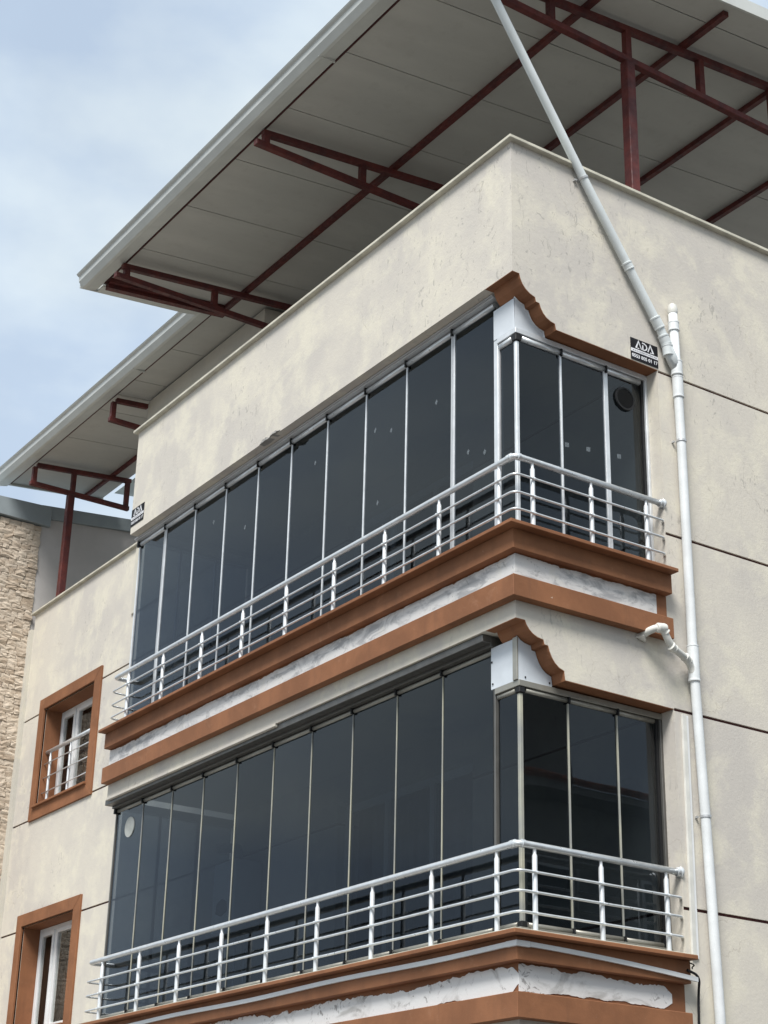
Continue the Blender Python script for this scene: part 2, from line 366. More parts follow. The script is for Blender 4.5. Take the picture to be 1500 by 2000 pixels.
# ogee profile of the short-side header, relative to the header underside (y, z)
OG = [(0.0, 0.0), (0.088, 0.0), (0.104, -0.034), (0.130, -0.066), (0.165, -0.092), (0.205, -0.108), (0.262, -0.117), (0.270, -0.152), (0.305, -0.154),
      (0.318, -0.196), (0.340, -0.240), (0.368, -0.276), (0.405, -0.304), (0.455, -0.322), (0.462, -0.392), (1.55, -0.405)]
OGU = [(0.0, 0.0), (0.072, 0.0), (0.082, -0.042), (0.104, -0.086), (0.136, -0.122), (0.180, -0.150), (0.232, -0.166), (0.242, -0.204), (0.276, -0.206),
       (0.292, -0.250), (0.316, -0.288), (0.350, -0.318), (0.392, -0.336), (0.436, -0.345), (0.446, -0.396), (1.55, -0.412)]
XO = -0.335                    # inner face of the ogee header
def og_at(og, y):
    for (a, za), (c, zc) in zip(og[:-1], og[1:]):
        if a <= y <= c: return za+(zc-za)*(y-a)/(c-a)
def header(zh, ztop, OG):
    box('header_beam', XB, XO, 0, 0.2, zh, ztop, 'plaster', BL)
    poly = [(y, zh+z) for y, z in OG] + [(1.55, ztop), (0, ztop)]
    prism('header_beam', poly, 'x', XO, 0.0, 'plaster', BL)
    # painted brown underside that follows the ogee
    e = 0.005; o = OG[1:]; up = [(0.0, zh)] + [(y, zh+z) for y, z in o]
    lo = []
    for i, (y, z) in enumerate(up):
        a = Vector(up[max(i-1, 0)]); c = Vector(up[min(i+1, len(up)-1)]); d = (c-a).normalized(); nn = Vector((d.y, -d.x))
        lo.append((y+nn.x*e if i else 0.0, z+nn.y*e))
    lo[-1] = (1.55-0.001, up[-1][1]-e)
    prism('soffit', up+lo[::-1], 'x', XO-0.001, -0.001, 'brown', BL)
    box('soffit', -0.36, XO-0.0012, 0.0015, 0.085, zh-e, zh-0.0005, 'brown', BL)
header(2.275, PT, OGU); header(-0.70, -0.03, OG); header(-3.70, -3.03, OG)
def Lplan(o, i=0.0, xl=XB, w=1.51): return [(xl, -o), (o, -o), (o, w), (-i, w), (-i, i), (xl, i)]
def jag_strip(name, run, s0, s1, z0, z1, rough, mat, parent, off, seed):
    """thin sheet of bare filler with a torn outline, standing 'off' proud of the wall"""
    R = random.Random(seed); n = int((s1-s0)/0.016); top = []; bot = []
    ht = hb = lt = lb = 0.0; loss = 0.0
    for i in range(n+1):
        s = s0+(s1-s0)*i/n
        lt = 0.965*lt+R.gauss(0, 1)*rough*0.30; lb = 0.965*lb+R.gauss(0, 1)*rough*0.16
        ht = 0.45*ht+R.gauss(0, 1)*rough*0.22; hb = 0.45*hb+R.gauss(0, 1)*rough*0.15
        if R.random() < 0.010: loss = R.uniform(0.6, 2.2)*max(rough, 0.012)
        loss *= 0.72
        t = min(z1-0.001, z1-0.004-abs(lt)-abs(ht)*0.7-loss); q = max(z0+0.001, z0+0.003+abs(lb)+abs(hb)*0.5)
        if i > n-5 and rough > 0.012: k_ = (n-i)/5; m_ = (t+q)/2; t, q = m_+(t-m_)*(0.35+0.65*k_), m_+(q-m_)*(0.35+0.65*k_)
        top.append((s, max(t, q+0.02))); bot.append((s, q))
    P = (lambda s, z, d: (s, -d, z)) if run == 'x' else (lambda s, z, d: (d, s, z))
    v = []; f = []
    for (s, t), (_, q) in zip(top, bot): v += [P(s, q, off), P(s, t, off), P(s, q, off-0.004), P(s, t, off-0.004)]
    for i in range(n):
        a, c = 4*i, 4*i+4
        f += [(a, c, c+1, a+1), (a+2, a+3, c+3, c+2), (a+1, c+1, c+3, a+3), (a, a+2, c+2, c)]
    f += [(0, 1, 3, 2), (4*n, 4*n+2, 4*n+3, 4*n+1)]
    link(name, mesh(name, v, f), mat, parent)
for k, dz in enumerate((0.0, -3.0)):
    if k: prism('sill_mortar', Lplan(0.163, 0.06), 'z', dz+0.0004, dz+0.007, 'coping', BL, 0.002)
    sl = prism('sill', Lplan(0.17, 0.22), 'z', dz-0.030, dz, 'brown', BL, 0.004)
    prism('fascia_band', Lplan(0.085, -0.001), 'z', dz-0.190, dz-0.0305, 'brown', BL, 0.004)
    prism('fascia_band', Lplan(0.085, -0.001), 'z', dz-0.565, dz-0.395, 'brown', BL, 0.004)
    prism('band_backing', Lplan(0.010, -0.001), 'z', dz-0.394, dz-0.191, 'brown', BL)
    r_ = 0.007 if k == 0 else 0.0145; m_ = 'filler' if k == 0 else 'filler_white'
    jag_strip('plaster_strip', 'x', XB+0.004, 0.0135, dz-0.394, dz-0.191, r_, m_, BL, 0.0145, 3+k)
    jag_strip('plaster_strip', 'y', -0.0140, 1.40 if k == 0 else 1.38, dz-0.394, dz-0.191, r_*1.1, m_, BL, 0.0150, 13+k)
    # balcony floor and ceiling
    box('balcony_floor', XB, -0.001, 0.221, YW-0.001, dz-0.25, dz-0.02, 'concrete', BL)
box('balcony_ceiling', XB, XO-0.001, 0.201, YW-0.001, 2.33, 2.5, 'plaster_plain', BL)
box('balcony_ceiling', XB, XO-0.001, 0.201, YW-0.001, -0.64, -0.251, 'plaster_plain', BL)
box('balcony_ceiling', XB, XO-0.001, 0.201, YW-0.001, -3.64, -3.251, 'plaster_plain', BL)
# side parapet of the bay towards the terrace
box('wall', XB, XB+0.2, 0.2, YW, 2.275, PT, 'plaster', BL)
# copings
def coping(poly): prism('coping', poly, 'z', PT+0.0005, PT+0.034, 'coping', BL, 0.005)
coping([(XB-0.05, -0.05), (0.05, -0.05), (0.05, 9.5), (-0.25, 9.5), (-0.25, 0.25), (XB+0.25, 0.25), (XB+0.25, YW+0.29), (XB-0.05, YW+0.29)])
coping([(XL-0.06, YW-0.05), (XB-0.055, YW-0.05), (XB-0.055, YW+0.29), (XL-0.06, YW+0.29)])
# storey slabs, rear and far walls (closed dark rooms behind the windows)
for z in (2.45, -0.30, -3.30): box('floor_slab', XL, -0.251, YW+0.251, 9.4, z-0.12, z+0.12, 'concrete', BL)
box('wall', XL, 0, 9.5, 9.75, GZ, PT, 'plaster_plain', BL)
box('wall', XL, XL+0.25, YW+0.25, 9.5, GZ, PT, 'plaster_plain', BL)
box('inner_wall', XL+0.25, -0.25, 5.0, 5.15, GZ, 2.33, 'dark_room', BL)
box('inner_wall', -7.0, -6.85, YW+0.252, 4.99, GZ, 2.33, 'dark_room', BL)
# attic room under the roof
hexa('attic_wall', [(-9.9, 1.50, 2.57), (-6.78, 1.50, 2.57), (-6.78, 6.9, 2.57), (-9.9, 6.9, 2.57), (-9.9, 1.50, 5.66), (-6.78, 1.50, 5.66), (-6.78, 6.9, 6.2), (-9.9, 6.9, 6.2)], 'plaster_plain', BL)
# broken render on the edge of the top header and the torn piece on the lower one
def chip(x0, x1, z, seed, mat, h=0.03, proud=0.02):
    R = random.Random(seed); n = 12; v = []; f = []
    for i in range(n+1):
        x = x0+(x1-x0)*i/n; a = math.sin(math.pi*min(1, max(0.02, i/n)))
        v += [(x, -0.002-proud*a*R.uniform(0.4, 1), z+h*a*R.uniform(0.5, 1)), (x, -0.003-proud*a*R.uniform(0.5, 1.2), z-h*0.6*a*R.uniform(0.4, 1)), (x, 0.05, z-h*0.4*a-0.002), (x, 0.05, z+0.002)]
    for i in range(n):
        for q in range(4): f.append((4*i+q, 4*i+(q+1) % 4, 4*i+4+(q+1) % 4, 4*i+4+q))
    f += [(0, 1, 2, 3), (4*n+3, 4*n+2, 4*n+1, 4*n)]
    link('broken_render', mesh('broken_render', v, f), mat, BL)
chip(-4.02, -3.80, 2.278, 4, 'concrete', 0.03, 0.02); chip(-3.83, -3.62, 2.285, 9, 'concrete', 0.022, 0.03)
box('header_lip', XB+0.001, -3.44, -0.012, 0.08, -0.728, -0.7005, 'plaster', BL, 0.004)
box('header_lip', -3.76, -3.43, 0.081, 0.14, -0.742, -0.702, 'brown', BL, 0.004)

# -------- windows with brown surrounds
def window(dz):
    W = sub('window', BL); x0, x1, z0, z1 = -12.45, -10.83, 0.52+dz, 1.915+dz
    ox0, ox1, oz0, oz1 = -12.615, -10.635, 0.345+dz, 2.075+dz; p = YW-0.028
    prism('surround', [(ox0, oz0), (x0, z0), (x0, z1), (ox0, oz1)], 'y', p, YW+0.02, 'brown', W, 0.003)
    prism('surround', [(ox1, oz0), (ox1, oz1), (x1, z1), (x1, z0)], 'y', p, YW+0.02, 'brown', W, 0.003)
    prism('surround', [(ox0, oz1), (x0, z1), (x1, z1), (ox1, oz1)], 'y', p-0.001, YW+0.02, 'brown', W, 0.003)
    prism('surround', [(ox0, oz0), (ox1, oz0), (x1, z0), (x0, z0)], 'y', p-0.001, YW+0.02, 'brown', W, 0.003)
    # painted reveal
    t = 0.012; yb = 1.83
    box('reveal', x0, x0+t, YW+0.0205, yb, z0, z1, 'brown', W); box('reveal', x1-t, x1, YW+0.0205, yb, z0, z1, 'brown', W)
    box('reveal', x0+t, x1-t, YW+0.0205, yb, z1-t, z1, 'brown', W); box('sill', x0-0.03, x1+0.03, YW-0.065, yb, z0-0.012, z0+0.020, 'brown', W, 0.004)
    a0, a1, c0, c1 = x0+t, x1-t, z0+0.021, z1-t; y0, y1 = 1.765, 1.825; fw = 0.055
    box('frame', a0, a0+fw, y0, y1, c0, c1, 'pvc_white', W, 0.004); box('frame', a1-fw, a1, y0, y1, c0, c1, 'pvc_white', W, 0.004)
    box('frame', a0+fw, a1-fw, y0+0.001, y1, c1-fw, c1, 'pvc_white', W, 0.004); box('frame', a0+fw, a1-fw, y0+0.001, y1, c0, c0+fw, 'pvc_white', W, 0.004)
    xm = -11.92
    box('frame', xm-0.03, xm+0.03, y0+0.002, y1, c0+fw, c1-fw, 'pvc_white', W, 0.004)
    sh = 0.055
    for l, r in ((a0+fw, xm-0.03), (xm+0.03, a1-fw)):
        ys0, ys1 = y0-0.012, y1-0.012
        s0, s1 = c0+fw, c1-fw
        box('sash', l, l+sh, ys0, ys1, s0, s1, 'pvc_white', W, 0.004); box('sash', r-sh, r, ys0, ys1, s0, s1, 'pvc_white', W, 0.004)
        box('sash', l+sh, r-sh, ys0+0.001, ys1, s1-sh, s1, 'pvc_white', W, 0.004); box('sash', l+sh, r-sh, ys0+0.001, ys1, s0, s0+sh, 'pvc_white', W, 0.004)
        box('pane', l+sh, r-sh, y0+0.012, y0+0.018, s0+sh, s1-sh, 'glass_clear', W)
    # curtain folds inside
    v = []; f = []; n = 90
    for i in range(n+1):
        x = x0+0.1+(x1-x0-0.2)*i/n; y = 1.95+0.035*math.sin(i*0.9)+0.015*math.sin(i*2.3); v += [(x, y, z0), (x, y, z1), (x, y+0.004, z1), (x, y+0.004, z0)]
    for i in range(n):
        for q in range(4): f.append((4*i+q, 4*i+(q+1) % 4, 4*i+4+(q+1) % 4, 4*i+4+q))
    link('curtain', mesh('curtain', v, f), 'curtain_brown' if dz > -4 else 'curtain', W, True)
    W['label'] = 'upper brown-framed white window behind a small railing' if dz == 0 else 'lower brown-framed white window cut by the picture edge' if dz == -3 else 'brown-framed window below the picture'
window(0.0); window(-3.0)
# -------- balcony doors on the back wall
for dz in (0.0, -3.0):
    D = sub('door', BL); x0, x1, z0, z1 = -4.75, -2.55, dz-0.05, dz+2.05; fw = 0.07
    xs = [x0, -4.02, -3.28, x1]
    for x in xs: box('frame', x-(0 if x == x0 else fw/2 if x != x1 else fw), x+(fw if x == x0 else fw/2 if x != x1 else 0), 1.60, 1.66, z0, z1, 'pvc_white', D, 0.003)
    box('frame', x0+fw, x1-fw, 1.602, 1.658, z1-fw, z1, 'pvc_white', D); box('frame', x0+fw, x1-fw, 1.602, 1.658, z0+0.06, z0+0.06+fw, 'pvc_white', D)
    for i in range(3): box('pane', xs[i]+fw/2, xs[i+1]-fw/2, 1.626, 1.632, z0+0.13, z1-fw, 'glass_clear', D)
    v = []; f = []; n = 110
    for i in range(n+1):
        x = x0+0.05+(x1-x0-0.1)*i/n; y = 1.90+0.04*math.sin(i*0.8)+0.02*math.sin(i*1.9); v += [(x, y, z0), (x, y, z1+0.1), (x, y+0.004, z1+0.1), (x, y+0.004, z0)]
    for i in range(n):
        for q in range(4): f.append((4*i+q, 4*i+(q+1) % 4, 4*i+4+(q+1) % 4, 4*i+4+q))
    link('curtain', mesh('curtain', v, f), 'curtain', D, True)

# ------------------------------------------------------------------ glazed balcony fronts
def glazing(dz, style):
    up = style == 'silver'
    T = thing('balcony_glazing', 'smoked folding glass with silver frame enclosing the upper balcony' if up else 'smoked folding glass with bronze frame enclosing the lower balcony', 'balcony glazing')
    fr, car, mul, post = ('alu_frame', 'alu', 'alu_white', 'alu_white') if up else ('bronze', 'bronze_light', 'seal_beige', 'bronze')
    OG_ = OGU if up else OG; zh = 2.275 if up else -0.70; zb = zh-0.410        # underside of header, of the deeper short-side header
    yg = 0.165; xg = -0.165; ka = 1.00597
    XS = [-6.79, -6.185, -5.512, -4.856, -4.205, -3.573, -2.928, -2.279, -1.636, -0.952, -0.385] if up else [-6.80, -6.21, -5.58, -4.938, -4.29, -3.633, -2.991, -2.342, -1.69, -1.062, -0.435]
    XS = [9.3595+(x-9.3595)*ka for x in XS[:-1]]+[XS[-1]-0.045]
    YS = [0.180, 0.611, 1.093, 1.515]
    th = 0.032 if up else 0.085
    ch = 0.055 if up else 0.040
    # head and foot tracks of the long run
    box('top_track', XS[0]-0.03, XS[-1]+0.05, 0.100, 0.230, zh-th, zh-0.0055, fr, T, 0.003)
    if not up: box('top_track', XS[0]-0.035, XS[-1]+0.05, 0.020, 0.0995, zh-0.062, zh-0.006, fr, T, 0.003)
    if up: box('top_track', XS[0]-0.03, XS[-1]+0.05, 0.085, 0.0995, zh-0.018, zh-0.006, fr, T, 0.002)
    box('bottom_track', XS[0]-0.03, xg+0.03, 0.120, 0.210, dz+0.0005, dz+(0.028 if up else 0.085), 'alu_frame' if up else 'bronze_light', T, 0.003)
    box('bottom_track', xg-0.045, xg+0.045, 0.211, YS[-1]+0.03, dz+0.0005, dz+(0.028 if up else 0.085), 'alu_frame' if up else 'bronze_light', T, 0.003)
    fb = 0.028 if up else 0.085; fz = dz+fb+0.002
    ct = zh-th-0.003; cb = ct-ch
    def carrier(a, b_, c, z0, z1, ax):
        r0, r1 = z0, z1; zc = (z0+z1)/2; rr = (z1-z0)/2
        prof = [(c+rr*1.0*math.cos(t*math.pi/5), zc+rr*math.sin(t*math.pi/5)) for t in range(10)]
        o = prism('carrier', prof, 'x' if ax == 'x' else 'y', a, b_, car, T)
        for p_ in o.data.polygons: p_.use_smooth = len(p_.vertices) == 4
    stick = {(5, 1.819): -3.21, (7, 1.757): -2.194, (7, 1.655): -1.938, (8, 1.650): -1.257, (9, 0.919): -0.581, (2, 1.893): -5.187, (3, 1.604): -4.51, (7, 1.021): -2.129, (9, 1.005): -0.802, (9, 1.002): -0.445}
    for i in range(10):
        a, b_ = XS[i]+0.006, XS[i+1]-0.006
        carrier(a+0.004, b_-0.004, yg, cb, ct, 'x'); carrier(a+0.004, b_-0.004, yg, fz, fz+ch, 'x')
        pn = box('pane', a, b_, yg-0.004, yg+0.004, dz+0.06, cb+0.01, 'glass_tinted', T)
        if up:
            for (pi, sz), sx in stick.items():
                if pi == i:
                    s_ = 0.026; R = random.Random(int(sz*1000))
                    if sx+s_ < b_ and sx-s_ > a:
                        prism('sticker', [(sx-s_*0.7, sz), (sx, sz-s_), (sx+s_*0.7, sz+s_*0.2), (sx, sz+s_*1.1)], 'y', yg-0.0065, yg-0.0045, 'sticker_film', pn)
        if not up and i == 0:
            pts = [(-6.585+0.105*math.cos(t*math.pi/14), -1.028+0.105*math.sin(t*math.pi/14)) for t in range(28)]
            prism('vent_hole_disc', pts, 'y', yg-0.012, yg-0.0045, 'disc_pale', pn)  # solid pale disc added in place of a round hole showing the wall
    for i, x in enumerate(XS[1:-1]):
        wide = up and i in (0, 8)
        hw = 0.025 if wide else (0.0090 if up else 0.0042)
        box('mullion', x-hw, x+hw, yg-0.012, yg+0.010, dz+0.03, cb+(0.0 if not up else 0.004), mul, T, 0.0015)
        box('end_cap', x-0.009, x+0.009, yg-0.034, yg+0.030, cb-0.006, ct+0.004, 'rubber', T); box('end_cap', x-0.009, x+0.009, yg-0.034, yg+0.030, fz-0.001, fz+ch, 'rubber', T)
        if wide: box('mullion', x-0.004, x+0.004, yg-0.024, yg-0.0185, dz+0.03, cb, 'alu_frame', T)
    # left corner profile and glazed return to the main wall
    box('corner_profile', XS[0]-0.030, XS[0]-0.006, yg-0.014, yg+0.020, dz+0.029, zh-th-0.001, 'alu_white' if up else 'bronze', T, 0.002)
    box('end_cap', XS[0]-0.035, XS[0]-0.004, yg-0.040, yg+0.030, cb-0.006, ct+0.002, 'rubber', T)
    xr = XS[0]+0.012; RY = [0.20, 0.65, 1.10, 1.51]
    box('top_track', xr-0.045, xr+0.045, 0.231, 1.515, zh-th, zh-0.006, fr, T)
    box('bottom_track', xr-0.045, xr+0.045, 0.231, 1.515, dz+0.0005, dz+0.028, fr, T)
    for i in range(3):
        box('pane', xr-0.004, xr+0.004, RY[i]+0.006, RY[i+1]-0.006, dz+0.03, zh-th-0.001, 'glass_tinted', T)
        if i: box('mullion', xr-0.014, xr+0.014, RY[i]-0.012, RY[i]+0.012, dz+0.03, zh-th-0.001, mul if up else 'bronze', T)
    # post beside the corner unit
    xp = XS[-1]; box('post', xp+(0 if up else 0.026), xp+0.052, yg-0.026, yg+0.030, dz+0.029, zb-0.006, post, T, 0.003)
    box('post', xp+0.052, xp+0.062, yg-0.015, yg+0.02, dz+0.029, zb-0.04, 'bronze' if not up else 'alu_frame', T)
    # corner unit tracks
    e = 0.052
    prism('corner_track', [(xp+0.053, yg-0.034), (xg+0.034, yg-0.034), (xg+0.034, YS[-1]+0.035), (xg-0.05, YS[-1]+0.035), (xg-0.05, yg+0.05), (xp+0.053, yg+0.05)], 'z', zb-e, zb-0.0055, 'alu_white' if up else 'bronze_light', T, 0.003)
    c1 = zb-e-0.002; c0 = c1-ch*0.95
    XA = (xp+0.066, xg-0.016)
    carrier(XA[0], XA[1]-0.02, yg-0.006, c0, c1, 'x')
    box('pane', XA[0], XA[1], yg-0.004, yg+0.004, dz+0.06, c0+0.01, 'glass_tinted', T); carrier(XA[0], XA[1]-0.02, yg-0.006, fz, fz+ch, 'x')
    for i in range(3):
        a, b_ = YS[i]+0.006, YS[i+1]-0.006
        if i == 2: b_ -= 0.03
        prof = []; rr = ch*0.95/2; zc = (c0+c1)/2
        for nm, z_ in (('carrier', zc), ('carrier', fz+rr)):
            o = prism(nm, [(xg+0.006+rr*math.cos(t*math.pi/5), z_+rr*math.sin(t*math.pi/5)) for t in range(10)], 'y', a+0.02*(i == 0), b_-0.004, car, T)
            for p_ in o.data.polygons: p_.use_smooth = len(p_.vertices) == 4
        pn = box('pane', xg-0.004, xg+0.004, a, b_, dz+0.06, c0+0.01, 'glass_tinted', T)
        if up and i in (1, 2):
            for (sy, sz) in (((0.667, 0.966), (0.892, 0.991)) if i == 1 else ((1.222, 1.022),)):
                prism('sticker', [(sy-0.02, sz-0.02), (sy+0.02, sz-0.014), (sy+0.02, sz+0.026), (sy-0.02, sz+0.02)], 'x', xg+0.0045, xg+0.0065, 'sticker_film', pn)
        if i:
            wide = up and i == 2; hw = 0.022 if wide else (0.0090 if up else 0.0058); y = YS[i]
            box('mullion', xg-0.012, xg+0.018, y-hw, y+hw, dz+0.03, c0+0.004, mul, T, 0.002)
            box('end_cap', xg-0.03, xg+0.036, y-0.008, y+0.008, c0-0.006, c1+0.004, 'rubber', T); box('end_cap', xg-0.03, xg+0.036, y-0.008, y+0.008, fz-0.001, fz+ch, 'rubber', T)
    box('corner_profile', xg-0.014, xg+0.018, yg-0.018, yg+0.014, dz+0.03, c0-0.01, mul if not up else 'alu_white', T, 0.004)
    box('end_cap', xg-0.026, xg+0.030, yg-0.030, yg+0.026, c0-0.010, c1+0.001, 'rubber', T, 0.006); box('end_cap', xg-0.024, xg+0.028, yg-0.028, yg+0.024, fz-0.001, fz+ch, 'rubber', T, 0.004)
    # jamb profile at the wall
    box('jamb_profile', xg-0.05, xg+0.034, YS[-1]+0.0015, WB-0.0065, dz+0.0005, zb-e-0.001, 'alu_white' if up else 'bronze', T, 0.003)
    box('jamb_profile', xg-0.03, xg+0.012, YS[-1]-0.024, YS[-1]+0.001, dz+0.03, c1, 'rubber', T)
    # blank panel that fills the corner above the short glass
    pt, pb = zh-0.0065, zb-0.005
    box('corner_panel', xp+0.004, xg+0.010, yg-0.030, yg-0.022, pb, zh+og_at(OG_, yg-0.022)-0.008, 'panel_white', T, 0.002)
    og = [(y, zh+z-0.0065) for y, z in OG_ if y < 0.47]
    ins = [(yg-0.030, pb), (og[-1][0]-0.008, pb)] + [(y-0.006, z-0.003) for y, z in og[::-1] if y > 0.105] + [(yg-0.030, zh+og_at(OG_, yg-0.03)-0.012)]
    prism('corner_panel', ins, 'x', xg+0.0105, xg+0.0185, 'panel_white', T)
    if up:
        path = [(xg+0.022, y, z) for y, z in ins[1:-1]]
        tube('trim_bead', path, 0.006, 'alu_white', T, 8)
    else:
        box('corner_profile', xg-0.030, xg+0.024, yg-0.046, yg-0.031, pb, zh+og_at(OG_, yg-0.03)-0.012, 'bronze_light', T, 0.003)
        for q in ((xp+0.03, yg-0.033, pb+0.04), (xp+0.02, yg-0.033, zh-0.2)): box('screw', q[0]-0.005, q[0]+0.005, q[1]-0.004, q[1]+0.002, q[2]-0.007, q[2]+0.007, 'rubber', T)
        for q in ((0.20, pb+0.03), (0.43, pb+0.03)): box('screw', xg+0.0186, xg+0.024, q[0]-0.005, q[0]+0.005, q[1]-0.007, q[1]+0.007, 'rubber', T)
    if up:
        V = lathe('vent_fan', (xg+0.0045, 1.300, 1.575), (1, 0, 0), [(0, 0.098), (0.010, 0.108), (0.020, 0.104), (0.020, 0.088), (0.008, 0.086), (0.0081, 0.001)], 'rubber', T, 28)
        for k in range(-5, 6):
            h = math.sqrt(max(0, 0.088**2-(k*0.0155)**2)); hexa('louvre', [(xg+0.014, 1.300-h, 1.575+k*0.0155-0.006), (xg+0.017, 1.300-h, 1.575+k*0.0155-0.006), (xg+0.017, 1.300+h, 1.575+k*0.0155-0.006), (xg+0.014, 1.300+h, 1.575+k*0.0155-0.006), (xg+0.021, 1.300-h, 1.575+k*0.0155+0.003), (xg+0.024, 1.300-h, 1.575+k*0.0155+0.003), (xg+0.024, 1.300+h, 1.575+k*0.0155+0.003), (xg+0.021, 1.300+h, 1.575+k*0.0155+0.000)], 'grille', V)
    return T
glazing(0.0, 'silver'); glazing(-3.0, 'bronze')

# ------------------------------------------------------------------ railings
def railing(dz, pa, pb, hts, label):
    T = thing('balcony_railing', label, 'railing', group='balcony railings')
    o = 0.015; xl = -6.935; zr = dz+0.632
    top = arc([(xl, YW-0.01, zr), (xl, o, zr), (-o, o, zr), (-o, WB-0.012, zr)], 0.05, 6)
    tube('handrail', top, 0.0255, 'alu', T, 16)
    lathe('wall_flange', (-o, WB-0.045, zr), (0, 1, 0), [(0, 0.026), (0.004, 0.032), (0.030, 0.036), (0.034, 0.044), (0.0445, 0.044)], 'alu', T)
    for p, d in (((-o-0.055, o, zr), (1, 0, 0)), ((-o, o+0.025, zr), (0, 1, 0)), ((-o-0.085, o, zr), (1, 0, 0))):
        lathe('joint_sleeve', p, d, [(0, 0.026), (0.003, 0.0305), (0.026, 0.0305), (0.029, 0.026)], 'alu', T)
    for h in hts:
        off = 0.024                                          # bars run on the outer side of the posts
        tube('rail_bar', arc([(xl-0.015, YW-0.01, dz+h), (xl-0.015, o-off, dz+h), (-o+off, o-off, dz+h), (-o+off, WB-0.03, dz+h), (-o-0.01, WB-0.006, dz+h-0.004)], 0.07, 7), 0.0100, 'alu', T, 10)
    def post(x, y, nx, ny):
        P = lathe('post', (x, y, dz+0.0005), (0, 0, 1), [(0, 0.0190), (0.560, 0.0190), (0.574, 0.0125), (0.606, 0.0120), (0.612, 0.016)], 'alu_white', T, 14)
        for h in hts:
            c = Vector((x, y, dz+h)) + Vector((nx, ny, 0))*0.018
            lathe('clamp', c, (nx, ny, 0), [(-0.004, 0.010), (0.012, 0.0115), (0.018, 0.009), (0.020, 0.004)], 'alu_white', P, 10)
    for x in pa: post(x, o, 0, -1)
    for y in pb: post(-o, y, 1, 0)
railing(0.0, [-6.60, -5.81, -4.99, -4.18, -3.38, -2.57, -1.78, -1.0, -0.21], [0.19, 0.78, 1.36], (0.472, 0.322, 0.182), 'silver tube railing around the upper glazed balcony')
railing(-3.0, [-6.64, -5.83, -5.03, -4.23, -3.44, -2.64, -1.84, -1.05, -0.26], [0.16, 0.77, 1.40], (0.440, 0.300, 0.155), 'silver tube railing around the lower glazed balcony')
# small railing in the upper window
T = thing('window_railing', 'small grey tube railing inside the upper brown window opening', 'railing')
tube('handrail', [(-12.435, 1.60, 1.30), (-10.845, 1.60, 1.30)], 0.027, 'alu', T, 14)
for h in (1.13, 0.93, 0.72): tube('rail_bar', [(-12.436, 1.578, h), (-10.844, 1.578, h)], 0.008, 'alu', T, 10)
for x in (-12.30, -11.64, -11.0): lathe('post', (x, 1.60, 0.5405), (0, 0, 1), [(0, 0.0185), (0.67, 0.0185), (0.69, 0.012), (0.745, 0.012)], 'alu_white', T, 14)

# ------------------------------------------------------------------ steel roof
RF = thing('roof_canopy', 'grey sandwich panel roof on dark red steel trusses with pale gutters', 'roof')
KR = 0.102
def zr_(y): return 5.54+KR*y
def slope(name, x0, x1, y0, y1, d0, d1, mat, parent, bev=0.0):
    """bar or sheet that follows the roof pitch; d0..d1 measured from the panel underside"""
    return hexa(name, [(x0, y0, zr_(y0)+d0), (x1, y0, zr_(y0)+d0), (x1, y1, zr_(y1)+d0), (x0, y1, zr_(y1)+d0), (x0, y0, zr_(y0)+d1), (x1, y0, zr_(y0)+d1), (x1, y1, zr_(y1)+d1), (x0, y1, zr_(y1)+d1)], mat, parent, bev)
main = [-7.20, -6.20, -5.13, -4.06, -2.99, -1.93, -0.86, 0.13, 0.47]
for a, c in zip(main[:-1], main[1:]): slope('roof_panel', a+0.006, c-0.006, -0.50, 7.0, 0, 0.05, 'roof_panel', RF)
left = [-13.52, -12.60, -11.54, -10.47, -9.92]
for a, c in zip(left[:-1], left[1:]): slope('roof_panel', a+0.006, c-0.006, 1.0, 2.53, 0, 0.05, 'roof_panel', RF)
left2 = [-9.92, -9.41, -8.36, -7.20]
for a, c in zip(left2[:-1], left2[1:]): slope('roof_panel', a+0.006, c-0.006, 1.0, 7.0, 0, 0.05, 'roof_panel', RF)
slope('roof_sheet', -7.205, 0.475, -0.52, 7.02, 0.0505, 0.058, 'gutter', RF)
slope('roof_sheet', -9.92, -7.206, 0.98, 7.02, 0.0505, 0.058, 'gutter', RF); slope('roof_sheet', -13.53, -9.921, 0.98, 2.55, 0.0505, 0.058, 'gutter', RF)
slope('translucent_sheet', -13.3, -9.95, 2.62, 3.5, 0.02, 0.026, 'translucent', RF)
def gutter(x0, x1, ye, ends=True):
    z = zr_(ye)
    sec = [(ye+0.004, z-0.020), (ye-0.02, z-0.050), (ye-0.165, z-0.085), (ye-0.195, z-0.080), (ye-0.245, z-0.015), (ye-0.250, z+0.045), (ye-0.275, z+0.060), (ye-0.285, z+0.075), (ye-0.265, z+0.085), (ye-0.235, z+0.055), (ye-0.15, z-0.06), (ye+0.004, z-0.008)]
    prism('gutter', sec, 'x', x0, x1, 'gutter', RF)
    box('gutter_seam', (x0+x1)/2+1.35, (x0+x1)/2+1.365, ye-0.20, ye-0.02, z-0.0885, z-0.06, 'gutter', RF)
slope('edge_strip', -7.118, 0.46, -0.494, -0.476, -0.030, -0.001, 'groove', RF); slope('edge_strip', -13.5, -7.12, 1.006, 1.022, -0.022, -0.001, 'groove', RF)
gutter(-7.28, 0.50, -0.50); gutter(-13.56, -7.13, 1.0)
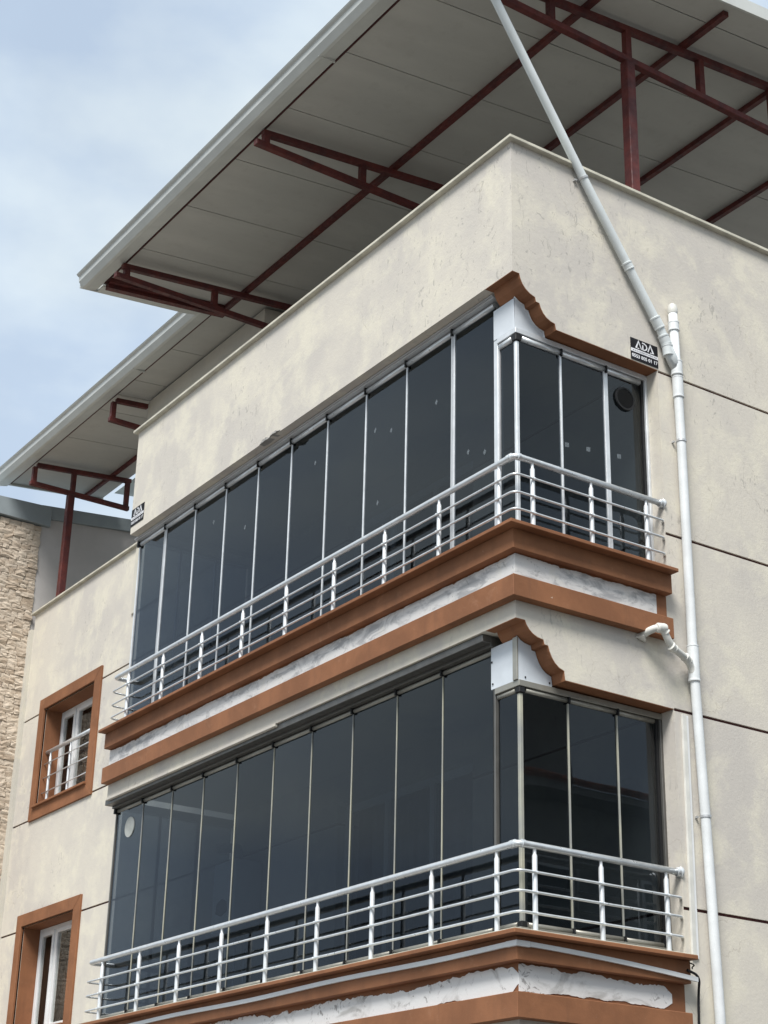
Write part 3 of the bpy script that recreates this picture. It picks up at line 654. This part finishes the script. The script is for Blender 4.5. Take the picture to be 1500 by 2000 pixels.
# verge trims
slope('verge_trim', -7.28, -7.12, -0.50, 0.84, -0.062, -0.047, 'gutter', RF); slope('verge_trim', -7.300, -7.281, -0.72, 0.72, -0.060, 0.09, 'gutter', RF)
slope('verge_trim', 0.476, 0.50, -0.52, 7.0, -0.05, 0.09, 'gutter', RF); slope('verge_trim', -13.56, -13.531, 0.8, 2.55, -0.03, 0.07, 'gutter', RF)
slope('edge_beam', -7.118, -7.040, -0.47, 1.10, -0.110, -0.001, 'steel_red', RF); slope('edge_beam', -7.036, -6.985, -0.47, 1.10, -0.060, -0.001, 'steel_red', RF)
for y in (1.08, 2.30, 3.63, 4.94, 6.25): slope('purlin', -7.05 if y < 1.2 else -6.77, 0.36, y-0.034, y+0.034, -0.060, -0.0005, 'steel_red', RF, 0.004)
slope('purlin', -13.5, -9.905, 2.205, 2.255, -0.060, -0.0005, 'steel_red', RF, 0.004)
def truss(x, y0, y1, vert, yt=None):
    t = sub('truss', RF); h = 0.033
    box('bottom_chord', x-h, x+h, y0, y1, 5.25-h, 5.25+h, 'steel_red', t, 0.004)
    slope('top_chord', x-h, x+h, (yt if yt is not None else y0+0.08), y1, -0.0605-2*h, -0.0605, 'steel_red', t, 0.004)
    for y in vert: hexa('strut', [(x-h+0.002, y-h, 5.25+h), (x+h-0.002, y-h, 5.25+h), (x+h-0.002, y+h, 5.25+h), (x-h+0.002, y+h, 5.25+h)] + [(a, c, zr_(c)-0.0605-2*h) for a, c in ((x-h+0.002, y-h), (x+h-0.002, y-h), (x+h-0.002, y+h), (x-h+0.002, y+h))], 'steel_red', t)
truss(-0.24, -0.62, 6.9, (-0.48, 0.66, 1.58, 2.52, 3.5, 4.5, 5.5))
truss(-3.38, -0.60, 6.9, (-0.48, 0.69, 1.72, 2.7)); truss(-6.53, -0.62, 6.9, (-0.48, 0.67, 1.72))
truss(-9.93, 0.95, 1.499, (1.0,)); truss(-12.50, 0.93, 2.52, (0.985, 1.60, 2.47))
for x in (-0.24, -12.50): box('post', x-0.05, x+0.05, 1.53, 1.63, 2.58 if x > -1 else PT+0.035, 5.223, 'steel_red', RF, 0.006)
tb = prism('terrace', [(XL+0.26, YW+0.255), (XB+0.205, YW+0.255), (XB+0.205, 0.205), (-0.302, 0.205), (-0.302, 9.4), (XL+0.26, 9.4)], 'z', 2.575, 2.60, 'paving', BL)

# ------------------------------------------------------------------ pipes
T = thing('downpipe', 'white plastic downpipe running straight down the right-hand wall', 'pipe')
px = 0.062
path = [(px, 1.695, 2.44), (px, 1.708, 1.86), (px, 1.716, 1.23), (px, 1.72, -0.70), (px, 1.762, -1.94), (px, 1.800, -3.44), (px, 1.86, GZ+0.12)]
tube('pipe_run', path, 0.0385, 'pvc_pipe', T, 18)
lathe('pipe_cap', (px, 1.695, 2.425), (0, 0, 1), [(0, 0.040), (0.012, 0.044), (0.05, 0.044), (0.085, 0.036), (0.10, 0.018), (0.102, 0.002)], 'pvc_cream', T)
def collar(T, p, d, L=0.09, r=0.046, mat='pvc_pipe'): lathe('collar', Vector(p)-Vector(d).normalized()*L/2, d, [(0, r*0.9), (0.004, r*1.07), (0.016, r*1.07), (0.020, r), (L-0.014, r), (L-0.012, r*1.05), (L-0.002, r*1.05), (L, r*0.9)], mat, T, 18)
collar(T, (px, 1.699, 2.30), (0, 0, 1)); collar(T, (px, 1.712, 1.72), (0, 0, 1), 0.20); collar(T, (px, 1.721, -0.72), (0, 0, 1), 0.30)
collar(T, (px, 1.7085, 1.90), (0, 0, 1), 0.14, 0.049)
for z, y in ((1.22, 1.716), (-1.93, 1.762), (-4.6, 1.83)):
    lathe('clamp', (px, y, z), (0, 0, 1), [(-0.010, 0.0395), (-0.009, 0.0450), (0.009, 0.0450), (0.010, 0.0395)], 'alu_frame', T); box('clamp', 0.001, 0.024, y-0.052, y-0.036, z-0.008, z+0.008, 'alu_frame', T)
T = thing('rainwater_pipe', 'pale grey pipe slanting from the roof gutter down to the white downpipe', 'pipe')
dpx = 0.058
dp = [(dpx, -0.60, 5.47), (dpx, -0.53, 5.385), (dpx, 0.725, 3.44), (dpx, 1.224, 2.70), (dpx, 1.548, 2.225), (dpx, 1.608, 2.10), (dpx+0.002, 1.622, 2.03), (dpx+0.004, 1.690, 1.90)]
tube('pipe_run', dp, 0.038, 'pvc_grey', T, 18)
dv = Vector(dp[3])-Vector(dp[2])
collar(T, (dpx, 1.205, 2.728), dv, 0.07, 0.044, 'pvc_grey'); collar(T, (dpx, 1.512, 2.278), Vector(dp[4])-Vector(dp[3]), 0.11, 0.045, 'pvc_grey')
collar(T, (dpx, 1.590, 2.138), (0, 0.43, -0.9), 0.09, 0.046, 'pvc_grey'); collar(T, (dpx+0.002, 1.618, 2.045), (0, 0.12, -1), 0.10, 0.046, 'pvc_grey')
lathe('elbow', (dpx+0.002, 1.614, 2.075), (0, 0.5, -1), [(0, 0.038), (0.02, 0.047), (0.09, 0.049), (0.16, 0.046), (0.17, 0.040)], 'pvc_grey', T)
lathe('clamp', (dpx, 0.732, 3.43), dv, [(-0.010, 0.039), (-0.009, 0.0445), (0.009, 0.0445), (0.010, 0.039)], 'alu_frame', T); box('clamp', 0.001, 0.03, 0.665, 0.690, 3.40, 3.415, 'alu_frame', T)
T = thing('overflow_pipe', 'short white drain pipe elbowing from the brown band into the downpipe', 'pipe')
q = [(0.005, 1.225, -0.585), (0.105, 1.235, -0.560), (0.150, 1.275, -0.540), (0.155, 1.335, -0.555), (0.150, 1.375, -0.620), (0.140, 1.43, -0.668), (0.085, 1.628, -0.705), (0.070, 1.690, -0.760), (0.066, 1.722, -0.86)]
tube('pipe_run', arc(q, 0.03, 4), 0.029, 'pvc_cream', T, 16)
for i, L_ in ((3, 0.06), (5, 0.06), (6, 0.07)):
    d_ = Vector(q[min(i+1, len(q)-1)])-Vector(q[i-1]); lathe('collar', Vector(q[i])-d_.normalized()*L_/2, d_, [(0, 0.028), (0.004, 0.037), (0.012, 0.037), (0.015, 0.034), (L_-0.015, 0.034), (L_-0.012, 0.037), (L_-0.004, 0.037), (L_, 0.028)], 'pvc_cream', T)
lathe('collar', (0.150, 1.262, -0.545), (0.1, 1, 0.1), [(0, 0.029), (0.01, 0.039), (0.07, 0.040), (0.085, 0.036), (0.09, 0.029)], 'pvc_cream', T)
chp = mesh('foam', [(0.002, 1.17, -0.60), (0.002, 1.27, -0.625), (0.07, 1.20, -0.60), (0.05, 1.24, -0.63), (0.002, 1.20, -0.555), (0.05, 1.23, -0.553), (0.002, 1.265, -0.56)], [(0, 1, 3, 2), (0, 2, 5, 4), (1, 6, 5, 3), (2, 3, 5), (4, 5, 6)])
link('foam_seal', chp, 'pvc_cream', T)
# cable ducts and cable
T = thing('cable_duct', 'white sagging cable trunking under the lower brown sill', 'cable duct')
def strip(name, pts, n, h, t, mat, parent):
    v = []; f = []; n = Vector(n)
    for p in pts:
        p = Vector(p); v += [tuple(p), tuple(p+Vector((0, 0, -h))), tuple(p+n*t+Vector((0, 0, -h))), tuple(p+n*t)]
    for i in range(len(pts)-1):
        for k in range(4): f.append((4*i+k, 4*i+(k+1) % 4, 4*i+4+(k+1) % 4, 4*i+4+k))
    f += [(0, 1, 2, 3), tuple(4*(len(pts)-1)+k for k in (3, 2, 1, 0))]
    return link(name, mesh(name, v, f), mat, parent)
strip('duct_length', [(-6.84+i*0.342, -0.0855, -3.066-0.006*math.sin(i*0.8)-0.002*(20-i)*0.35) for i in range(21)], (0, -1, 0), 0.034, 0.020, 'pvc_white', T)
strip('duct_length', [(0.0855, 0.02+i*0.11, -3.064-0.004*i*0.6-0.0009*i*i*0.25) for i in range(15)], (1, 0, 0), 0.032, 0.020, 'pvc_white', T)
box('duct_corner', -0.012, 0.108, -0.1075, 0.018, -3.102, -3.062, 'pvc_white', T, 0.003)
T = thing('cable_duct', 'white upright cable trunking on the wall edge beside the lower balcony', 'cable duct')
hexa('duct_length', [(0.0005, 1.600, -2.99), (0.022, 1.600, -2.99), (0.022, 1.640, -2.99), (0.0005, 1.640, -2.99), (0.0005, 1.615, -1.14), (0.022, 1.615, -1.14), (0.022, 1.655, -1.14), (0.0005, 1.655, -1.14)], 'pvc_cream', T, 0.002)
hexa('duct_length', [(0.0005, 1.644, -2.99), (0.015, 1.644, -2.99), (0.015, 1.668, -2.99), (0.0005, 1.668, -2.99), (0.0005, 1.659, -1.14), (0.015, 1.659, -1.14), (0.015, 1.683, -1.14), (0.0005, 1.683, -1.14)], 'pvc_white', T, 0.002)
cb_ = tube('black_cable', arc([(0.10, 1.46, -3.10), (0.10, 1.58, -3.13), (0.03, 1.625, -3.25), (0.012, 1.63, -3.55), (0.012, 1.64, -4.3), (0.012, 1.66, GZ)], 0.08), 0.0095, 'cable'); tag(cb_, 'black cable hanging from the trunking end down the right wall', 'cable')
cl = tube('black_cable', arc([(0.04, 1.52, -3.040), (0.10, 1.50, -3.048), (0.115, 1.52, -3.062), (0.07, 1.535, -3.070), (0.10, 1.51, -3.085)], 0.02), 0.005, 'cable'); tag(cl, 'small tangle of black cable at the lower sill end', 'cable')

# ------------------------------------------------------------------ signs
def text_mesh(body, size):
    cu = bpy.data.curves.new('txt', 'FONT'); cu.body = body; cu.size = size; cu.align_x = 'CENTER'; cu.align_y = 'CENTER'; cu.extrude = 0.0006; cu.resolution_u = 3
    cu.offset = size*0.022
    o = bpy.data.objects.new('txt', cu); COL.objects.link(o)
    bpy.context.view_layer.update()
    me = bpy.data.meshes.new_from_object(o.evaluated_get(bpy.context.evaluated_depsgraph_get()))
    bpy.data.objects.remove(o, do_unlink=True); me.materials.clear(); return me
def sign(place, label):
    """place(u, v, d): u to the right, v up from the sign's lower left corner, d out of the wall"""
    T = thing('sign', label, 'sign', group='black advertising signs')
    Wd, Hd = 0.302, 0.203
    def quadp(name, u0, u1, v0, v1, d0, d1, mat):
        return hexa(name, [place(u0, v0, d0), place(u1, v0, d0), place(u1, v1, d0), place(u0, v1, d0), place(u0, v0, d1), place(u1, v0, d1), place(u1, v1, d1), place(u0, v1, d1)], mat, T)
    quadp('plate', 0, Wd, 0, Hd, 0.001, 0.006, 'sign_black')
    quadp('stripe', 0.0, Wd, 0.074, 0.104, 0.0062, 0.0072, 'sign_white')
    R = random.Random(5); u = 0.02
    while u < 0.28:
        l = R.uniform(0.006, 0.016); quadp('small_print', u, u+l, 0.083, 0.094, 0.0073, 0.0077, 'sign_grey'); u += l+R.uniform(0.003, 0.008)
    def stroke(pts, t=0.0105):
        v = []; f = []; n = len(pts)
        for i, p in enumerate(pts):
            p = Vector(p); a = Vector(pts[max(0, i-1)]); c_ = Vector(pts[min(n-1, i+1)]); d = (c_-a).normalized(); nn = Vector((-d.y, d.x))*t/2
            if 0 < i < n-1:
                d1 = (p-a).normalized(); d2 = (c_-p).normalized(); k = max(0.45, math.sqrt((1+d1.dot(d2))/2)); nn = nn/k
            v += [place(*(p+nn), 0.0062), place(*(p-nn), 0.0062), place(*(p-nn), 0.0074), place(*(p+nn), 0.0074)]
        for i in range(n-1):
            for k in range(4): f.append((4*i+k, 4*i+(k+1) % 4, 4*i+4+(k+1) % 4, 4*i+4+k))
        f += [(0, 1, 2, 3), (4*n-1, 4*n-2, 4*n-3, 4*n-4)]
        link('letter', mesh('letter', v, f), 'sign_white', T)
    b0, t0 = 0.118, 0.186
    stroke([(0.092, b0), (0.058, b0), (0.087, t0), (0.118, b0)])
    stroke([(0.128, t0-0.002), (0.150, t0-0.003), (0.172, t0-0.014), (0.180, 0.152), (0.172, b0+0.014), (0.150, b0+0.002), (0.134, b0+0.002), (0.134, t0-0.022)])
    stroke([(0.190, b0), (0.219, t0), (0.250, b0), (0.216, b0)])
    me = text_mesh('0553 805 01 17', 0.045)
    for vtx in me.vertices: vtx.co = place(Wd/2+vtx.co.x, 0.037+vtx.co.y, 0.0068+vtx.co.z)
    me.materials.append(MATS['sign_white']); o = bpy.data.objects.new('phone_number', me); COL.objects.link(o); o.parent = T
sign(lambda u, v, d: (d, 1.249+u, 1.878+v), 'black sign with white logo and phone number above the right balcony corner')
sign(lambda u, v, d: (-6.845+u, -d, 2.362+v), 'black sign with white logo at the far left end of the top wall')

# ------------------------------------------------------------------ things seen through the glass
T = thing('boiler', 'white wall boiler behind the smoked glass at the lower balcony left end', 'boiler')
box('casing', -6.62, -6.17, 1.18, 1.515, -2.02, -1.27, 'pvc_white', T, 0.02)
prism('badge', [(-6.52, -1.80), (-6.40, -1.84), (-6.28, -1.80), (-6.30, -1.70), (-6.40, -1.66), (-6.50, -1.70)], 'y', 1.174, 1.1795, 'sign_black', T)
tube('flue', arc([(-6.40, 1.35, -1.300), (-6.40, 1.35, -1.10), (-6.75, 1.30, -1.06)], 0.08), 0.05, 'sign_grey', T, 14)
tube('pipe', [(-6.50, 1.42, -2.02), (-6.50, 1.42, -2.90)], 0.012, 'alu', T, 8); tube('pipe', [(-6.30, 1.42, -2.02), (-6.30, 1.42, -2.90)], 0.012, 'alu', T, 8)

# ------------------------------------------------------------------ neighbour building on the left
NBD = thing('neighbour_building', 'stone clad neighbouring house with blue-grey roof edge at the left', 'building')
NX = -13.33; NY0 = -0.55
box('wall', -22, NX, NY0, 1.50, GZ, 4.98, 'wall_grey', NBD); box('wall', -22, NX, 1.5005, 10, GZ, 5.12, 'wall_grey', NBD)
hexa('wall', [(-22, 1.5005, 5.1205), (NX, 1.5005, 5.1205), (NX, 10, 5.1205), (-22, 10, 5.1205), (-22, 1.5005, 5.15), (NX, 1.5005, 5.15), (NX, 10, 5.98), (-22, 10, 5.98)], 'wall_grey', NBD)
def fas(y0, y1, zb0, zb1, zt0, zt1, x0, x1):
    hexa('roof_edge', [(x0, y0, zb0), (x1, y0, zb0), (x1, y1, zb1), (x0, y1, zb1), (x0, y0, zt0), (x1, y0, zt0), (x1, y1, zt1), (x0, y1, zt1)], 'fascia_blue', NBD, 0.004)
fas(NY0-0.15, 1.62, 5.03, 4.985, 5.235, 5.305, -22, NX+0.075)
fas(1.47, 10.0, 5.105, 6.00, 5.315, 6.16, -22, NX+0.050)
prism('filler_seam', [(-13.325, GZ), (-13.195, GZ), (-13.19, 0.8), (-13.20, 3.3), (-13.325, 3.3)], 'y', 1.475, 1.53, 'plaster_plain', NBD)
# split-face stones: a few shapes, each stone its own piece
shapes = []
for s in range(9):
    R = random.Random(40+s); bm = bmesh.new()
    ret = bmesh.ops.create_cube(bm, size=1.0)
    front = [f_ for f_ in bm.faces if f_.normal.x > 0.5]
    bmesh.ops.subdivide_edges(bm, edges=list({e for f_ in front for e in f_.edges}), cuts=1, use_grid_fill=True)
    for v_ in bm.verts:
        if v_.co.x > 0: v_.co.x = 0.5 + R.uniform(-0.40, 0.05); 
        if v_.co.x > -0.4:
            v_.co.y += R.uniform(-0.07, 0.07); v_.co.z += R.uniform(-0.10, 0.10)
            if abs(v_.co.y) < 0.25 and abs(v_.co.z) < 0.25: v_.co.x = 0.5+R.uniform(-0.05, 0.22)
    bmesh.ops.recalc_face_normals(bm, faces=bm.faces); me = bpy.data.meshes.new('stone'); bm.to_mesh(me); bm.free(); me.materials.append(MATS['stone']); shapes.append(me)
R = random.Random(77); rest_v, rest_f = [], []
z = 4.97; row = 0; cand = []
while z > GZ+0.1:
    h = R.uniform(0.052, 0.088); y = 1.50
    while y > NY0:
        wd = R.uniform(0.085, 0.20); y1 = max(NY0, y-wd)
        if y-y1 > 0.03:
            d = R.uniform(0.020, 0.042); cand.append((y1, y, z-h, z, d, R.randrange(9), R.choice((1, -1)), R.choice((1, -1))))
        y = y1-0.004
    z -= h+0.003; row += 1
# the stones in the picture: left edge of the view on this wall runs from y=0.80 at the top
def vis(y1, y0, z0): return y0 > 0.74+max(0, (4.9-z0))*0.075-0.05 and z0 > -1.6
shown = [c for c in cand if vis(c[0], c[1], c[2])]
shown.sort(key=lambda c: -(c[1]-c[0])*(c[3]-c[2])); keep = set(id(c) for c in shown[:300])
for c in cand:
    y1, y0, z0, z1, d, k, fy, fz = c
    if id(c) in keep:
        o = bpy.data.objects.new('stone', shapes[k]); COL.objects.link(o); o.parent = NBD
        o.location = (NX+d/2-0.005, (y0+y1)/2, (z0+z1)/2); o.scale = (d, (y0-y1)*fy, (z1-z0)*fz)
    else:
        me = shapes[k]; n0 = len(rest_v)
        for v_ in me.vertices: rest_v.append((NX+d/2-0.005+v_.co.x*d, (y0+y1)/2+v_.co.y*(y0-y1), (z0+z1)/2+v_.co.z*(z1-z0)))
        for p_ in me.polygons: rest_f.append(tuple(n0+i for i in p_.vertices))
me = bpy.data.meshes.new('stone_rest'); me.from_pydata(rest_v, [], rest_f); o = link('stone_cladding', me, 'stone', NBD); o['kind'] = 'stuff'

# ------------------------------------------------------------------ buildings across the street (mirrored in the short-side glass)
OH = thing('opposite_house', 'tiled roof house across the street mirrored in the lower right panes', 'house')
box('wall', 16.7, 25.5, 9.0, 30.0, GZ, 3.55, 'wall_far', OH)
box('eave', 16.0, 17.4, 8.6, 30.4, 3.56, 3.72, 'concrete', OH)
hexa('roof', [(15.95, 8.5, 3.721), (21.2, 8.5, 5.6), (21.2, 30.5, 5.6), (15.95, 30.5, 3.721), (15.95, 8.5, 3.80), (21.2, 8.5, 5.72), (21.2, 30.5, 5.72), (15.95, 30.5, 3.80)], 'tile_red', OH)
for i in range(34):
    y = 10.2+i*0.62*0.5+0.0; tube('ridge_tile', [(15.90, y, 3.80), (16.9, y, 4.16)], 0.055, 'tile_red', OH, 8)
for zz_ in (-5.2, -2.2, 0.8):
    for i in range(6):
        y = 10.5+i*3.1; wn = sub('window', OH); box('frame', 16.66, 16.72, y, y+1.4, zz_, zz_+1.5, 'pvc_white', wn); box('pane', 16.640, 16.655, y+0.08, y+1.32, zz_+0.08, zz_+1.42, 'sign_black', wn)
for zz_ in (-3.3, -0.3): box('balcony_slab', 15.6, 16.7, 12, 19, zz_, zz_+0.18, 'wall_far', OH)
OB = thing('opposite_block', 'tall plain apartment block across the street mirrored in the lower right corner pane', 'building')
box('wall', 24.0, 36.0, 4.0, 21.1, GZ, 10.5, 'wall_far', OB)
box('roof', 23.7, 36.3, 3.7, 21.4, 10.501, 10.75, 'concrete', OB)
for fl in range(4):
    for i in range(4):
        y = 6+i*3.8; z = -4.5+fl*3.2; wn = sub('window', OB); box('frame', 23.96, 24.02, y, y+1.5, z, z+1.5, 'pvc_white', wn); box('pane', 23.93, 23.955, y+0.1, y+1.4, z+0.1, z+1.4, 'sign_black', wn)
